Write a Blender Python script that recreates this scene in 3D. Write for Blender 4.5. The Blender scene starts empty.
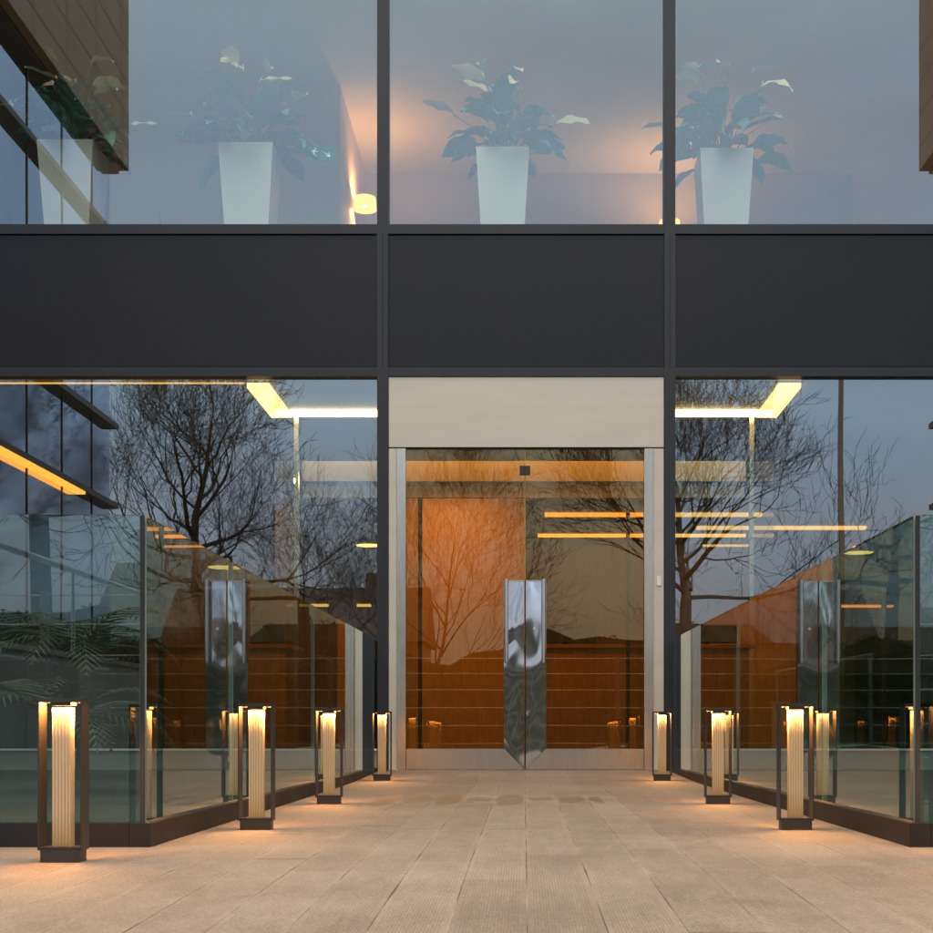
import bpy, math, random
import numpy as np
from mathutils import Vector, Matrix, Quaternion
R = math.radians
rng = random.Random(7)
scene = bpy.context.scene
COL = scene.collection

# ------------------------------------------------------------------ node helpers
class NT:
    def __init__(s, nt):
        s.nt = nt
    def n(s, t, **kw):
        nd = s.nt.nodes.new(t)
        for k, v in kw.items(): setattr(nd, k, v)
        return nd
    def l(s, a, b): s.nt.links.new(a, b)
    def put(s, sock, v):
        if isinstance(v, bpy.types.NodeSocket): s.l(v, sock)
        else:
            if hasattr(sock.default_value, '__len__') and not isinstance(v, (int, float)):
                v = tuple(v)
                if len(sock.default_value) == 4 and len(v) == 3: v = v + (1,)
            sock.default_value = v
    def m(s, op, a, b=None, c=None, clamp=False):
        nd = s.n('ShaderNodeMath', operation=op); nd.use_clamp = clamp
        s.put(nd.inputs[0], a)
        if b is not None: s.put(nd.inputs[1], b)
        if c is not None: s.put(nd.inputs[2], c)
        return nd.outputs[0]
    def sm(s, x, a, b):          # smoothstep a..b
        nd = s.n('ShaderNodeMapRange', interpolation_type='SMOOTHSTEP')
        s.put(nd.inputs[0], x); nd.inputs[1].default_value = a; nd.inputs[2].default_value = b
        return nd.outputs[0]
    def mix(s, f, a, b, blend='MIX'):
        nd = s.n('ShaderNodeMix', data_type='RGBA', blend_type=blend)
        s.put(nd.inputs[0], f); s.put(nd.inputs[6], a); s.put(nd.inputs[7], b)
        return nd.outputs[2]
    def noise(s, vec, scale, detail=4, rough=.55, dist=0):
        nd = s.n('ShaderNodeTexNoise'); nd.inputs['Scale'].default_value = scale
        nd.inputs['Detail'].default_value = detail; nd.inputs['Roughness'].default_value = rough
        nd.inputs['Distortion'].default_value = dist
        if vec is not None: s.l(vec, nd.inputs['Vector'])
        return nd.outputs[0]
    def ramp(s, f, stops):
        nd = s.n('ShaderNodeValToRGB'); e = nd.color_ramp.elements
        while len(e) < len(stops): e.new(.5)
        for q, (p, c) in zip(e, stops):
            q.position = p; q.color = tuple(c) + (1,) if len(c) == 3 else c
        s.l(f, nd.inputs[0]); return nd.outputs[0]
    def coord(s, kind='Object'):
        return s.n('ShaderNodeTexCoord').outputs[kind]
    def scale(s, vec, sc):
        nd = s.n('ShaderNodeMapping'); nd.inputs['Scale'].default_value = sc
        s.l(vec, nd.inputs[0]); return nd.outputs[0]
    def bump(s, h, strength, dist=.01):
        nd = s.n('ShaderNodeBump'); nd.inputs['Strength'].default_value = strength
        nd.inputs['Distance'].default_value = dist; s.l(h, nd.inputs['Height']); return nd.outputs[0]

def newmat(name):
    m = bpy.data.materials.new(name); m.use_nodes = True
    m.node_tree.nodes.clear()
    g = NT(m.node_tree)
    g.out = g.n('ShaderNodeOutputMaterial')
    return m, g

def pbr(name, col, rough=.5, metal=0, var=.15, vscale=3, rvar=.1, bump=0, bscale=60, stretch=(1, 1, 1), emis=None, estr=0, spec=.5):
    m, g = newmat(name)
    b = g.n('ShaderNodeBsdfPrincipled')
    v = g.scale(g.coord(), stretch)
    nz = g.noise(v, vscale, 5)
    f = g.sm(nz, .25, .75)
    g.l(g.mix(f, [c * (1 - var) for c in col], [min(1, c * (1 + var)) for c in col]), b.inputs['Base Color'])
    g.l(g.m('ADD', rough - rvar, g.m('MULTIPLY', nz, 2 * rvar)), b.inputs['Roughness'])
    b.inputs['Metallic'].default_value = metal
    b.inputs['Specular IOR Level'].default_value = spec
    if bump: g.l(g.bump(g.noise(v, bscale, 4), bump), b.inputs['Normal'])
    if emis:
        b.inputs['Emission Color'].default_value = tuple(emis) + (1,)
        b.inputs['Emission Strength'].default_value = estr
    g.l(b.outputs[0], g.out.inputs[0])
    return m

def emit(name, col, s):
    m, g = newmat(name)
    e = g.n('ShaderNodeEmission'); e.inputs[0].default_value = tuple(col) + (1,); e.inputs[1].default_value = s
    g.l(e.outputs[0], g.out.inputs[0]); return m

def coated_glass(name, base, k, tint, wav=.0, refl=(1, 1, 1)):
    """thin pane: reflection = base + k * fresnel on the face that is entered; the rest passes, tinted"""
    m, g = newmat(name)
    fr = g.n('ShaderNodeFresnel'); fr.inputs[0].default_value = 1.5
    f = g.m('ADD', base, g.m('MULTIPLY', fr.outputs[0], k), clamp=True)
    geo = g.n('ShaderNodeNewGeometry')
    f = g.m('MULTIPLY', f, g.m('SUBTRACT', 1, geo.outputs['Backfacing']))
    t = g.n('ShaderNodeBsdfTransparent'); t.inputs[0].default_value = tuple(tint) + (1,)
    gl = g.n('ShaderNodeBsdfGlossy'); gl.inputs['Roughness'].default_value = 0
    gl.inputs['Color'].default_value = tuple(refl) + (1,)
    if wav:
        nz = g.noise(g.coord(), .9, 1)
        bp = g.bump(nz, wav, .02); g.l(bp, gl.inputs['Normal'])
    mx = g.n('ShaderNodeMixShader'); g.l(f, mx.inputs[0]); g.l(t.outputs[0], mx.inputs[1]); g.l(gl.outputs[0], mx.inputs[2])
    g.l(mx.outputs[0], g.out.inputs[0]); return m

M = {}
M['frame'] = pbr('frame_dark', (.016, .015, .016), .42, .0, .1, 2, .05)
M['spandrel'] = pbr('spandrel_dark', (.0170, .0135, .0148), .36, .0, .16, .5, .06, .01, 300, spec=.3)
M['gasket'] = pbr('gasket_black', (.008, .008, .009), .6)
M['plinth'] = pbr('plinth_black', (.009, .009, .010), .5, spec=.3)
M['beige'] = pbr('beige_metal', (.68, .59, .48), .42, .25, .05, 1.2, .05, .01, 250, (1, 1, 6))
M['steel'] = pbr('brushed_steel', (.60, .51, .42), .24, 1, .08, 6, .06, .02, 180, (30, 30, 1))
M['kick'] = pbr('kick_metal', (.36, .34, .32), .45, .3, .08, 2)
def mirror_steel():
    m, g = newmat('polished_steel'); b = g.n('ShaderNodeBsdfPrincipled')
    b.inputs['Base Color'].default_value = (.52, .54, .57, 1); b.inputs['Metallic'].default_value = 1
    b.inputs['Roughness'].default_value = .05
    v = g.scale(g.coord(), (1.2, 1, .62))
    g.l(g.bump(g.noise(v, 4.6, .3, .4, .5), .11, .06), b.inputs['Normal'])
    g.l(b.outputs[0], g.out.inputs[0]); return m
M['mirror'] = mirror_steel()
M['glass_up'] = coated_glass('glass_upper', .145, 1.0, (.93, .95, .91), .02, (.94, .98, 1))
M['glass_low'] = coated_glass('glass_lower', .16, 1.0, (.80, .86, .80), .045, (.94, .98, 1))
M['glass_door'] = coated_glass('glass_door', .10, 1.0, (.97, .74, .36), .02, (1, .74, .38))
M['glass_bal'] = coated_glass('glass_balustrade', .03, 1.75, (.62, .76, .72), .015, (.92, 1, .98))
M['glass_clear'] = coated_glass('glass_clear', .0, .6, (.9, .93, .9))
M['glass_edge'] = pbr('glass_edge', (.22, .28, .25), .2)
M['wing_glass'] = pbr('wing_glass', (.62, .70, .86), .04, 1, .12, .6)
def clad():
    m, g = newmat('brown_cladding'); b = g.n('ShaderNodeBsdfPrincipled')
    c = g.coord()
    br = g.n('ShaderNodeTexBrick'); br.offset = .0
    sp = g.n('ShaderNodeSeparateXYZ'); g.l(c, sp.inputs[0]); cb = g.n('ShaderNodeCombineXYZ')
    g.l(g.m('ADD', sp.outputs[1], sp.outputs[0]), cb.inputs[0]); g.l(sp.outputs[2], cb.inputs[1])
    g.l(cb.outputs[0], br.inputs['Vector'])
    br.inputs['Color1'].default_value = (.34, .25, .13, 1); br.inputs['Color2'].default_value = (.44, .33, .18, 1)
    br.inputs['Mortar'].default_value = (.035, .028, .02, 1)
    br.inputs['Scale'].default_value = 1; br.inputs['Mortar Size'].default_value = .022
    br.inputs['Brick Width'].default_value = 1.1; br.inputs['Row Height'].default_value = .42
    nz = g.noise(c, 7, 5)
    g.l(g.mix(.35, br.outputs[0], g.ramp(nz, [(.3, (.12, .09, .05)), (.7, (.33, .25, .15))])), b.inputs['Base Color'])
    b.inputs['Roughness'].default_value = .55
    g.l(b.outputs[0], g.out.inputs[0]); return m
M['clad'] = clad()
M['fin'] = pbr('fin_bronze', (.12, .095, .065), .4, .3)
def wood(name, a, b_, sc=(9, 9, .7), rough=.38):
    m, g = newmat(name); b = g.n('ShaderNodeBsdfPrincipled')
    v = g.scale(g.coord(), sc)
    nz = g.noise(v, 3.5, 6, .6, 1.5)
    n2 = g.noise(g.coord(), .8, 2)
    c = g.ramp(nz, [(.3, a), (.7, b_)])
    g.l(g.mix(g.sm(n2, .3, .7), c, [x * 1.25 for x in b_], 'MIX') if False else c, b.inputs['Base Color'])
    b.inputs['Roughness'].default_value = rough
    g.l(b.outputs[0], g.out.inputs[0]); return m
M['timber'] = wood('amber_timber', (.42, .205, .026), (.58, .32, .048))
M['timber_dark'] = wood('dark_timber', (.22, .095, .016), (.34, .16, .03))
M['plaster'] = pbr('warm_lit_plaster', (.52, .38, .31), .7, 0, .03, 1)  # warm room light tinted into the plaster colour
M['ceil'] = pbr('peach_lit_ceiling', (.86, .64, .47), .75, 0, .03, 1)  # peach glow of warm interior light painted into the ceiling colour
M['lobbywall'] = pbr('lobby_wall', (.10, .12, .12), .6, 0, .1, 1)
M['lobbyceil'] = pbr('lobby_ceiling', (.20, .19, .17), .7, 0, .05, 1)
M['stone'] = pbr('stone_floor', (.20, .18, .16), .22, 0, .15, 4)
M['carpet'] = pbr('carpet', (.16, .17, .20), .9)
M['cream'] = pbr('cream_board', (.74, .68, .56), .5, 0, .05, 1)
M['bronze'] = pbr('bollard_bronze', (.034, .029, .025), .42, .2, .1, 8, .05, .02, 300)
M['potwhite'] = pbr('pot_white', (.88, .87, .82), .3, 0, .02, 2, .04)
M['soil'] = pbr('soil', (.05, .035, .025), .9)
M['leaf'] = pbr('leaf_skylit_teal', (.11, .33, .32), .26, 0, .5, 9, spec=.9)  # teal from sky light on the leaves is put into their base colour
M['leafpale'] = pbr('leaf_pale', (.10, .19, .09), .4, 0, .3, 9)
M['spathe'] = pbr('spathe_cream', (.92, .78, .52), .45, 0, .06, 9)
M['spadix'] = pbr('spadix', (.70, .62, .35), .6)
M['frond'] = pbr('palm_frond', (.032, .046, .02), .45, 0, .3, 6)
M['bark'] = pbr('bark', (.085, .060, .042), .8, 0, .35, 3, .08, .4, 30, (1, 1, .3))
M['twig'] = pbr('twig', (.065, .043, .027), .75, 0, .3, 2)
M['asphalt'] = pbr('asphalt', (.05, .05, .052), .85, 0, .2, 2, .05, .2, 200)
M['grass'] = pbr('field_ground', (.075, .068, .055), .9, 0, .4, .15)
M['hedge'] = pbr('hedge_leaf', (.055, .055, .035), .8, 0, .5, 2)
M['gravel'] = pbr('bed_gravel', (.05, .052, .05), .85, 0, .5, 55, .05, .6, 120)
M['postgrey'] = pbr('post_grey', (.22, .22, .22), .45, .6)
M['cable'] = pbr('cable_steel', (.70, .68, .64), .3, .9)
M['black'] = pbr('black_plastic', (.012, .012, .013), .4)
M['tyre'] = pbr('tyre', (.02, .02, .02), .8)
M['carglass'] = pbr('car_glass', (.02, .025, .03), .05)
M['roof'] = pbr('roof_tile', (.07, .05, .045), .8, 0, .3, 4)
M['brick'] = pbr('house_brick', (.22, .13, .09), .8, 0, .2, 3)
M['render_wall'] = pbr('house_render', (.42, .40, .36), .8, 0, .08, 1)
M['darkwin'] = pbr('house_window', (.03, .035, .045), .08)
M['sofa'] = pbr('office_blue', (.09, .16, .24), .7)
WARM = (1, .60, .22)
M['strip'] = emit('warm_strip', (1, .60, .24), 12.0)
M['strip_soft'] = emit('warm_strip_soft', (1, .58, .19), 2.2)
M['strip_hot'] = emit('warm_strip_hot', (1, .62, .21), 24.0)
M['strip_pend'] = emit('pendant_diffuser', (1, .5, .11), 3)
M['strip_led'] = emit('led_lens', (1, .72, .36), 14)
M['strip_deep'] = emit('warm_strip_deep', (1, .47, .08), 1.0)
M['strip_mid'] = emit('warm_strip_mid', (1, .45, .08), 1.3)
M['soffit'] = emit('soffit_light', (1, .36, .045), 5.0)
M['shade'] = emit('lamp_shade_lit', (1, .50, .11), 1.25)
M['bulb'] = emit('bulb_lit', (1, .58, .20), 130)
M['signgreen'] = pbr('sign_green', (.02, .22, .19), .5, emis=(.03, .45, .36), estr=.10)
M['signwhite'] = pbr('sign_white', (.8, .8, .75), .5, emis=(1, .95, .8), estr=.2)

def column_mat():
    m, g = newmat('ribbed_glass_column')
    b = g.n('ShaderNodeBsdfPrincipled'); b.inputs['Base Color'].default_value = (.32, .28, .22, 1)
    b.inputs['Roughness'].default_value = .12
    b.inputs['Emission Color'].default_value = (1, .52, .18, 1); b.inputs['Emission Strength'].default_value = .13
    g.l(b.outputs[0], g.out.inputs[0]); return m
M['column'] = column_mat()

def deck_mat():
    m, g = newmat('grooved_paving'); b = g.n('ShaderNodeBsdfPrincipled')
    c = g.coord(); sp = g.n('ShaderNodeSeparateXYZ'); g.l(c, sp.inputs[0]); X, Y = sp.outputs[0], sp.outputs[1]
    W = .166
    wob = g.m('MULTIPLY', g.m('SUBTRACT', g.noise(c, 1.3, 3), .5), .006)
    u = g.m('DIVIDE', g.m('ADD', g.m('ADD', X, wob), 20 * W - .007), W)
    idn = g.m('FLOOR', u); fr = g.m('FRACT', u)
    ed = g.m('MINIMUM', fr, g.m('SUBTRACT', 1, fr))            # 0 at a joint
    wn = g.n('ShaderNodeTexWhiteNoise', noise_dimensions='1D'); g.l(idn, wn.inputs['W'])
    rnd = wn.outputs['Value']
    # along-joint noise decides gap dark / sanded light / tight
    cb = g.n('ShaderNodeCombineXYZ'); g.l(g.m('MULTIPLY', g.m('ROUND', u), 7.13), cb.inputs[0]); g.l(Y, cb.inputs[1])
    jn = g.noise(cb.outputs[0], 1.6, 5, .65)
    jw = g.m('ADD', .006, g.m('MULTIPLY', g.sm(jn, .5, .75), .018))
    joint = g.m('LESS_THAN', ed, jw)
    dark = g.m('MULTIPLY', joint, g.sm(jn, .42, .54))
    light = g.m('MULTIPLY', joint, g.sm(jn, .47, .38))
    # butt joints
    ty = g.m('DIVIDE', g.m('ADD', Y, g.m('MULTIPLY', rnd, 9.0)), 3.4); tf = g.m('FRACT', g.m('ADD', ty, 30))
    tid = g.m('FLOOR', g.m('ADD', ty, 30))
    butt = g.m('LESS_THAN', g.m('ABSOLUTE', g.m('SUBTRACT', tf, .5)), .0022)
    # grooves
    margin = g.sm(ed, .085, .10)
    gro = g.m('MULTIPLY', g.m('ADD', .5, g.m('MULTIPLY', .5, g.m('SINE', g.m('MULTIPLY', X, 2 * math.pi / .0072)))), margin)
    # tones
    w2 = g.n('ShaderNodeTexWhiteNoise', noise_dimensions='2D'); cb2 = g.n('ShaderNodeCombineXYZ')
    g.l(idn, cb2.inputs[0]); g.l(tid, cb2.inputs[1]); g.l(cb2.outputs[0], w2.inputs['Vector'])
    big = g.noise(c, .9, 8, .68); fine = g.noise(c, 130, 4, .8); mid = g.noise(g.scale(c, (3, 1, 1)), 6, 5, .65)
    t = g.m('ADD', g.m('MULTIPLY', big, .55), g.m('ADD', g.m('MULTIPLY', w2.outputs['Value'], .09), g.m('MULTIPLY', mid, .35)))
    t = g.m('ADD', t, g.m('MULTIPLY', g.m('SUBTRACT', fine, .5), 1.1))
    col = g.ramp(t, [(.27, (.122, .090, .062)), (.5, (.232, .180, .132)), (.74, (.35, .282, .216))])
    col = g.mix(g.m('MULTIPLY', g.m('ADD', gro, g.m('MULTIPLY', .34, g.m('SUBTRACT', 1, margin))), .42), col, (.11, .085, .066))
    # damp patches in front of the door, one per board
    dy = g.m('DIVIDE', g.m('ABSOLUTE', g.m('ADD', Y, g.m('ADD', 3.62, g.m('MULTIPLY', rnd, .05)))), g.m('ADD', .18, g.m('MULTIPLY', rnd, .50)))
    dx = g.m('MULTIPLY', g.m('SUBTRACT', fr, .5), 2.05)
    rr = g.m('ADD', g.m('ADD', g.m('MULTIPLY', dx, dx), g.m('MULTIPLY', dy, dy)), g.m('MULTIPLY', g.m('SUBTRACT', mid, .5), 1.5))
    inx = g.m('MULTIPLY', g.m('GREATER_THAN', X, -.78), g.m('LESS_THAN', X, .42))
    damp = g.m('MULTIPLY', g.sm(rr, 1.0, .7), inx)
    col = g.mix(g.m('MULTIPLY', damp, .75), col, (.12, .085, .05))
    # spots
    vo = g.n('ShaderNodeTexVoronoi'); vo.inputs['Scale'].default_value = 9; g.l(c, vo.inputs['Vector'])
    spot = g.m('MULTIPLY', g.sm(vo.outputs['Distance'], .12, .05), g.sm(big, .55, .7))
    col = g.mix(g.m('MULTIPLY', spot, .3), col, (.14, .11, .09))
    col = g.mix(g.m('MULTIPLY', light, .4), col, (.44, .37, .30))
    col = g.mix(g.m('MAXIMUM', g.m('MULTIPLY', dark, .85), g.m('MULTIPLY', butt, g.m('MULTIPLY', .7, g.m('GREATER_THAN', rnd, .35)))), col, (.045, .03, .022))
    g.l(col, b.inputs['Base Color'])
    g.l(g.m('SUBTRACT', g.m('ADD', .62, g.m('MULTIPLY', mid, .25)), g.m('MULTIPLY', damp, .25)), b.inputs['Roughness'])
    h = g.m('SUBTRACT', g.m('ADD', g.m('MULTIPLY', fine, .25), g.m('MULTIPLY', gro, -.5)), g.m('MULTIPLY', g.m('MAXIMUM', dark, butt), 1.5))
    g.l(g.bump(h, .45, .003), b.inputs['Normal'])
    g.l(b.outputs[0], g.out.inputs[0]); return m
M['deck'] = deck_mat()

# ------------------------------------------------------------------ mesh builder
class MB:
    def __init__(s): s.v = []; s.f = []; s.mi = []; s.k = 0
    def add(s, vs, fs):
        o = len(s.v); s.v += [tuple(p) for p in vs]
        for f in fs: s.f.append([o + i for i in f]); s.mi.append(s.k)
        return s
    def box(s, x0, x1, y0, y1, z0, z1, bev=0):
        if bev:
            return s.bevbox(x0, x1, y0, y1, z0, z1, bev)
        return s.add([(x0, y0, z0), (x1, y0, z0), (x1, y1, z0), (x0, y1, z0), (x0, y0, z1), (x1, y0, z1), (x1, y1, z1), (x0, y1, z1)],
                     [(3, 2, 1, 0), (4, 5, 6, 7), (0, 1, 5, 4), (1, 2, 6, 5), (2, 3, 7, 6), (3, 0, 4, 7)])
    def bevbox(s, x0, x1, y0, y1, z0, z1, b):
        def ring(z, i):
            return [(x0 + i, y0 + b, z), (x0 + b, y0 + i, z), (x1 - b, y0 + i, z), (x1 - i, y0 + b, z), (x1 - i, y1 - b, z), (x1 - b, y1 - i, z), (x0 + b, y1 - i, z), (x0 + i, y1 - b, z)]
        vs = ring(z0, b) + ring(z0 + b, 0) + ring(z1 - b, 0) + ring(z1, b)
        fs = [tuple(range(7, -1, -1)), tuple(range(24, 32))]
        for k in range(3):
            for i in range(8):
                j = (i + 1) % 8; fs.append((k * 8 + i, k * 8 + j, k * 8 + 8 + j, k * 8 + 8 + i))
        return s.add(vs, fs)
    def tube(s, pts, rad, n=8, cap=True):
        pts = [Vector(p) for p in pts]
        if not hasattr(rad, '__len__'): rad = [rad] * len(pts)
        o = len(s.v); up = None
        for i, p in enumerate(pts):
            d = (pts[min(i + 1, len(pts) - 1)] - pts[max(i - 1, 0)])
            if d.length < 1e-9: d = Vector((0, 0, 1))
            d.normalize()
            if up is None:
                up = d.orthogonal().normalized()
            else:
                up = (up - d * up.dot(d)); up = up.normalized() if up.length > 1e-6 else d.orthogonal().normalized()
            w = d.cross(up)
            for k in range(n):
                a = 2 * math.pi * k / n
                s.v.append(tuple(p + (up * math.cos(a) + w * math.sin(a)) * rad[i]))
        for i in range(len(pts) - 1):
            for k in range(n):
                j = (k + 1) % n
                s.f.append([o + i * n + k, o + i * n + j, o + i * n + n + j, o + i * n + n + k]); s.mi.append(s.k)
        if cap:
            s.f.append([o + k for k in range(n - 1, -1, -1)]); s.mi.append(s.k)
            e = o + (len(pts) - 1) * n
            s.f.append([e + k for k in range(n)]); s.mi.append(s.k)
        return s
    def lathe(s, c, prof, n=24):
        o = len(s.v)
        for r, z in prof:
            for k in range(n):
                a = 2 * math.pi * k / n; s.v.append((c[0] + r * math.cos(a), c[1] + r * math.sin(a), c[2] + z))
        for i in range(len(prof) - 1):
            for k in range(n):
                j = (k + 1) % n; s.f.append([o + i * n + k, o + i * n + j, o + i * n + n + j, o + i * n + n + k]); s.mi.append(s.k)
        return s
    def prism(s, poly, axis, a, b):
        """extrude 2-D polygon; axis 'x': poly=(y,z); 'y': poly=(x,z); 'z': poly=(x,y)"""
        n = len(poly)
        def p3(p, t): return {'x': (t, p[0], p[1]), 'y': (p[0], t, p[1]), 'z': (p[0], p[1], t)}[axis]
        vs = [p3(p, a) for p in poly] + [p3(p, b) for p in poly]
        fs = [tuple(range(n)), tuple(range(2 * n - 1, n - 1, -1))]
        for i in range(n): j = (i + 1) % n; fs.append((j, i, n + i, n + j))
        return s.add(vs, fs)
    def build(s, name, mat, parent=None, smooth=False):
        me = bpy.data.meshes.new(name); me.from_pydata(s.v, [], s.f); me.update()
        for mm in (mat if isinstance(mat, (list, tuple)) else [mat]): me.materials.append(M[mm] if isinstance(mm, str) else mm)
        me.polygons.foreach_set('material_index', s.mi)
        if smooth: me.polygons.foreach_set('use_smooth', [True] * len(me.polygons))
        o = bpy.data.objects.new(name, me); COL.objects.link(o)
        if parent: o.parent = parent
        return o

def recalc(o):
    import bmesh
    bm = bmesh.new(); bm.from_mesh(o.data); bmesh.ops.recalc_face_normals(bm, faces=bm.faces); bm.to_mesh(o.data); bm.free()
    return o
def box(name, mat, parent, *a, bev=0):
    return MB().box(*a, bev=bev).build(name, mat, parent)
def tag(o, label, cat, group=None):
    o['label'] = label; o['category'] = cat
    if group: o['group'] = group
    return o
def thing(name, label, cat, loc=(0, 0, 0), group=None, rz=0):
    o = bpy.data.objects.new(name, None); COL.objects.link(o); o.location = loc; o.rotation_euler = (0, 0, rz)
    o.empty_display_size = .2
    return tag(o, label, cat, group)
def structure(o): o['kind'] = 'structure'; return o
def dup(root, loc=None, rz=None, label=None):
    r = root.copy(); COL.objects.link(r)
    if loc is not None: r.location = loc
    if rz is not None: r.rotation_euler = (0, 0, rz)
    if label: r['label'] = label
    def rec(src, dst):
        for ch in list(src.children):
            c = ch.copy(); COL.objects.link(c); c.parent = dst; rec(ch, c)
    rec(root, r); return r

# ------------------------------------------------------------------ camera
F = 1400.0; CX, HY = 524.0, 728.0; CAMY, CAMZ = -11.2, .336
cam = bpy.data.cameras.new('camera'); co = bpy.data.objects.new('camera', cam); COL.objects.link(co); scene.camera = co
co.location = (0, CAMY, CAMZ); co.rotation_euler = (R(90), 0, 0)
cam.sensor_width = 36; cam.lens = 36 * F / 933; cam.clip_start = .05; cam.clip_end = 3000
cam.shift_x = -(CX - 466.5) / 933; cam.shift_y = (HY - 466.5) / 933
def PX(px, s=125.0): return (px - CX) / s
def PZ(py, s=125.0): return CAMZ + (HY - py) / s

# ------------------------------------------------------------------ ground
ys = np.arange(-16.5, .001, .1)
prof = np.interp(ys, [-16.5, -14, -11, -8, -7, -4, -1.3, 0], [-.47, -.36, -.16, -.074, -.060, -.052, -.040, 0])
pad = np.concatenate([[prof[0]] * 8, prof, [prof[-1]] * 8]); prof = np.convolve(pad, np.ones(17) / 17, 'valid')
def floor_z(y): return float(np.interp(y, ys, prof))
def grid(xa, xb, ya, yb, dz=0, nx=2):
    mb = MB(); rows = [y for y in ys if ya - 1e-6 <= y <= yb + 1e-6]; xs = np.linspace(xa, xb, nx)
    vs = [(x, y, floor_z(y) + dz) for y in rows for x in xs]
    fs = [(i * nx + j, i * nx + j + 1, (i + 1) * nx + j + 1, (i + 1) * nx + j) for i in range(len(rows) - 1) for j in range(nx - 1)]
    return mb.add(vs, fs)
fl = grid(-5.2, 5.2, -7.2, 0); 
fl2 = grid(-11, 11, -16.5, -7.2); fl.add(fl2.v, fl2.f)
structure(fl.build('pavement', 'deck'))
for sgn in (-1, 1):
    a, b = sorted((sgn * 1.34, sgn * 5.2))
    structure(grid(a, b, -6.45, -.02, .012).build('gravel_bed', 'gravel'))
structure(MB().add([(-700, -900, -1.62), (700, -900, -1.62), (700, 300, -1.62), (-700, 300, -1.62)], [(0, 1, 2, 3)]).build('ground', 'grass'))
structure(MB().box(-60, 60, -31, -16.9, -1.7, -1.5).build('street', 'asphalt'))
mb = MB(); mb.box(-11.02, 11.02, -16.8, -16.5, -1.6, -.44)
structure(mb.build('kerb_wall', 'kick'))

# ------------------------------------------------------------------ main building
B = thing('office_building', 'dark framed glass office building with amber lit double entrance doors', 'building')
H1, SP0, SP1, SILL, TOP = 3.20, 3.20, 4.36, 4.36, 7.75
xm = [-5.2, PX(383), PX(669.5), 5.2]           # bay lines
mw = .044
# mullions: run full height, stand proud of the panels
for x in xm[1:3]:
    mb = MB(); mb.box(x - mw, x + mw, -.035, .14, 0, TOP); mb.build('mullion', 'frame', B)
    box('mullion_cap', 'gasket', B, x - .006, x + .006, -.037, -.0352, PZ(368), PZ(235))
for i in range(3):
    x0, x1 = xm[i], xm[i + 1]
    a = x0 + (mw if i else 0); b = x1 - (mw if i < 2 else 0)
    box('transom', 'frame', B, a, b, -.03, .14, PZ(235), PZ(225.5))
    box('spandrel_panel', 'spandrel', B, a, b, -.012, .12, PZ(367) , PZ(236.2))
    box('gasket', 'gasket', B, a, b, -.004, .10, PZ(236.2), PZ(235))
    box('transom', 'frame', B, a, b, -.03, .14, PZ(377), PZ(368))
    box('gasket', 'gasket', B, a, b, -.004, .10, PZ(368), PZ(367))
    box('window_pane', 'glass_up', B, a, b, .03, .05, PZ(225.5), TOP)
    box('transom', 'frame', B, a, b, -.03, .14, TOP, TOP + .12)
for (a, b) in ((xm[0], xm[1] - mw), (xm[2] + mw, xm[3])):
    box('window_pane', 'glass_low', B, a, b, .03, .05, .17, PZ(377))
    box('sill', 'potwhite', B, a, b, -.02, .12, .155, .17)
    box('kick_panel', 'kick', B, a, b, 0, .10, -.02, .155)
# wall above
box('wall', 'clad', B, -5.2, 5.2, -.02, .3, TOP + .12, 11.2)
box('roof', 'lobbywall', B, -9.0, 9.0, -.02, 18, 11.2, 11.5)
# door bay
DL, DR = PX(397), PX(653)
bl, br_ = xm[1] + mw, xm[2] - mw
zt = PZ(447.5)
box('header_panel', 'beige', B, bl + .004, br_ - .004, -.018, .10, zt, PZ(377.8))
box('reveal', 'gasket', B, bl, br_, .0, .09, zt - .012, zt)
for (a, b, c, d) in ((bl + .004, DL, DL + .002, DL + .072), (DR, br_ - .004, DR - .072, DR - .002)):
    box('jamb_panel', 'beige', B, a, b, -.018, .10, 0, zt - .012)
    box('jamb_post', 'steel', B, c, d, -.034, .06, 0.005, zt - .014)
# doors
def door(sgn):
    d = bpy.data.objects.new('door', None); COL.objects.link(d); d.parent = B
    xc = PX(525); e = .006
    xo = DL + .076 if sgn < 0 else DR - .076
    def span(a, b): return (a, b) if a < b else (b, a)
    x0, x1 = span(xo, xc + sgn * e)
    zr = .17
    box('pane', 'glass_door', d, x0, x1, .0, .012, zr, zt - .018)
    # bottom rail with mitred inner end, and tall polished stile plate
    xs_ = xc + sgn * .168
    poly = [(xo, .008), (xc + sgn * e, .008), (xs_, zr), (xo, zr)]
    recalc(MB().prism(poly, 'y', -.024, .036).build('bottom_rail', 'steel', d))
    poly = [(xc + sgn * (e + .001), .012), (xs_ - sgn * .0005, zr + .004), (xs_ - sgn * .0005, PZ(582)), (xc + sgn * (e + .001), PZ(582))]
    recalc(MB().prism(poly, 'y', -.023, .034).build('stile_plate', 'mirror', d))
    box('stile_cap', 'steel', d, *span(xs_, xc + sgn * e), -.025, .036, PZ(582) + .001, PZ(580.5))
    xh = xc + sgn * .148
    mb = MB(); mb.tube([(xh, -.072, PZ(663)), (xh, -.072, PZ(580))], .017, 16)
    for z in (PZ(655), PZ(590)): mb.tube([(xh, -.072, z), (xh, -.02, z)], .009, 10)
    mb.build('handle', 'steel', d, False)
    box('patch_lock', 'bronze', d, *span(xc + sgn * .001, xc + sgn * .042), -.014, .026, PZ(475), PZ(466), bev=.003)
    box('seal', 'timber', d, *span(xc + sgn * .0005, xc + sgn * .005), .001, .011, PZ(580), zt - .02)
    if sgn > 0:
        MB().tube([(xc + .075, -.036, 1.13), (xc + .075, -.02, 1.13)], .011, 16).build('lock_cylinder', 'beige', d)
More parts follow.
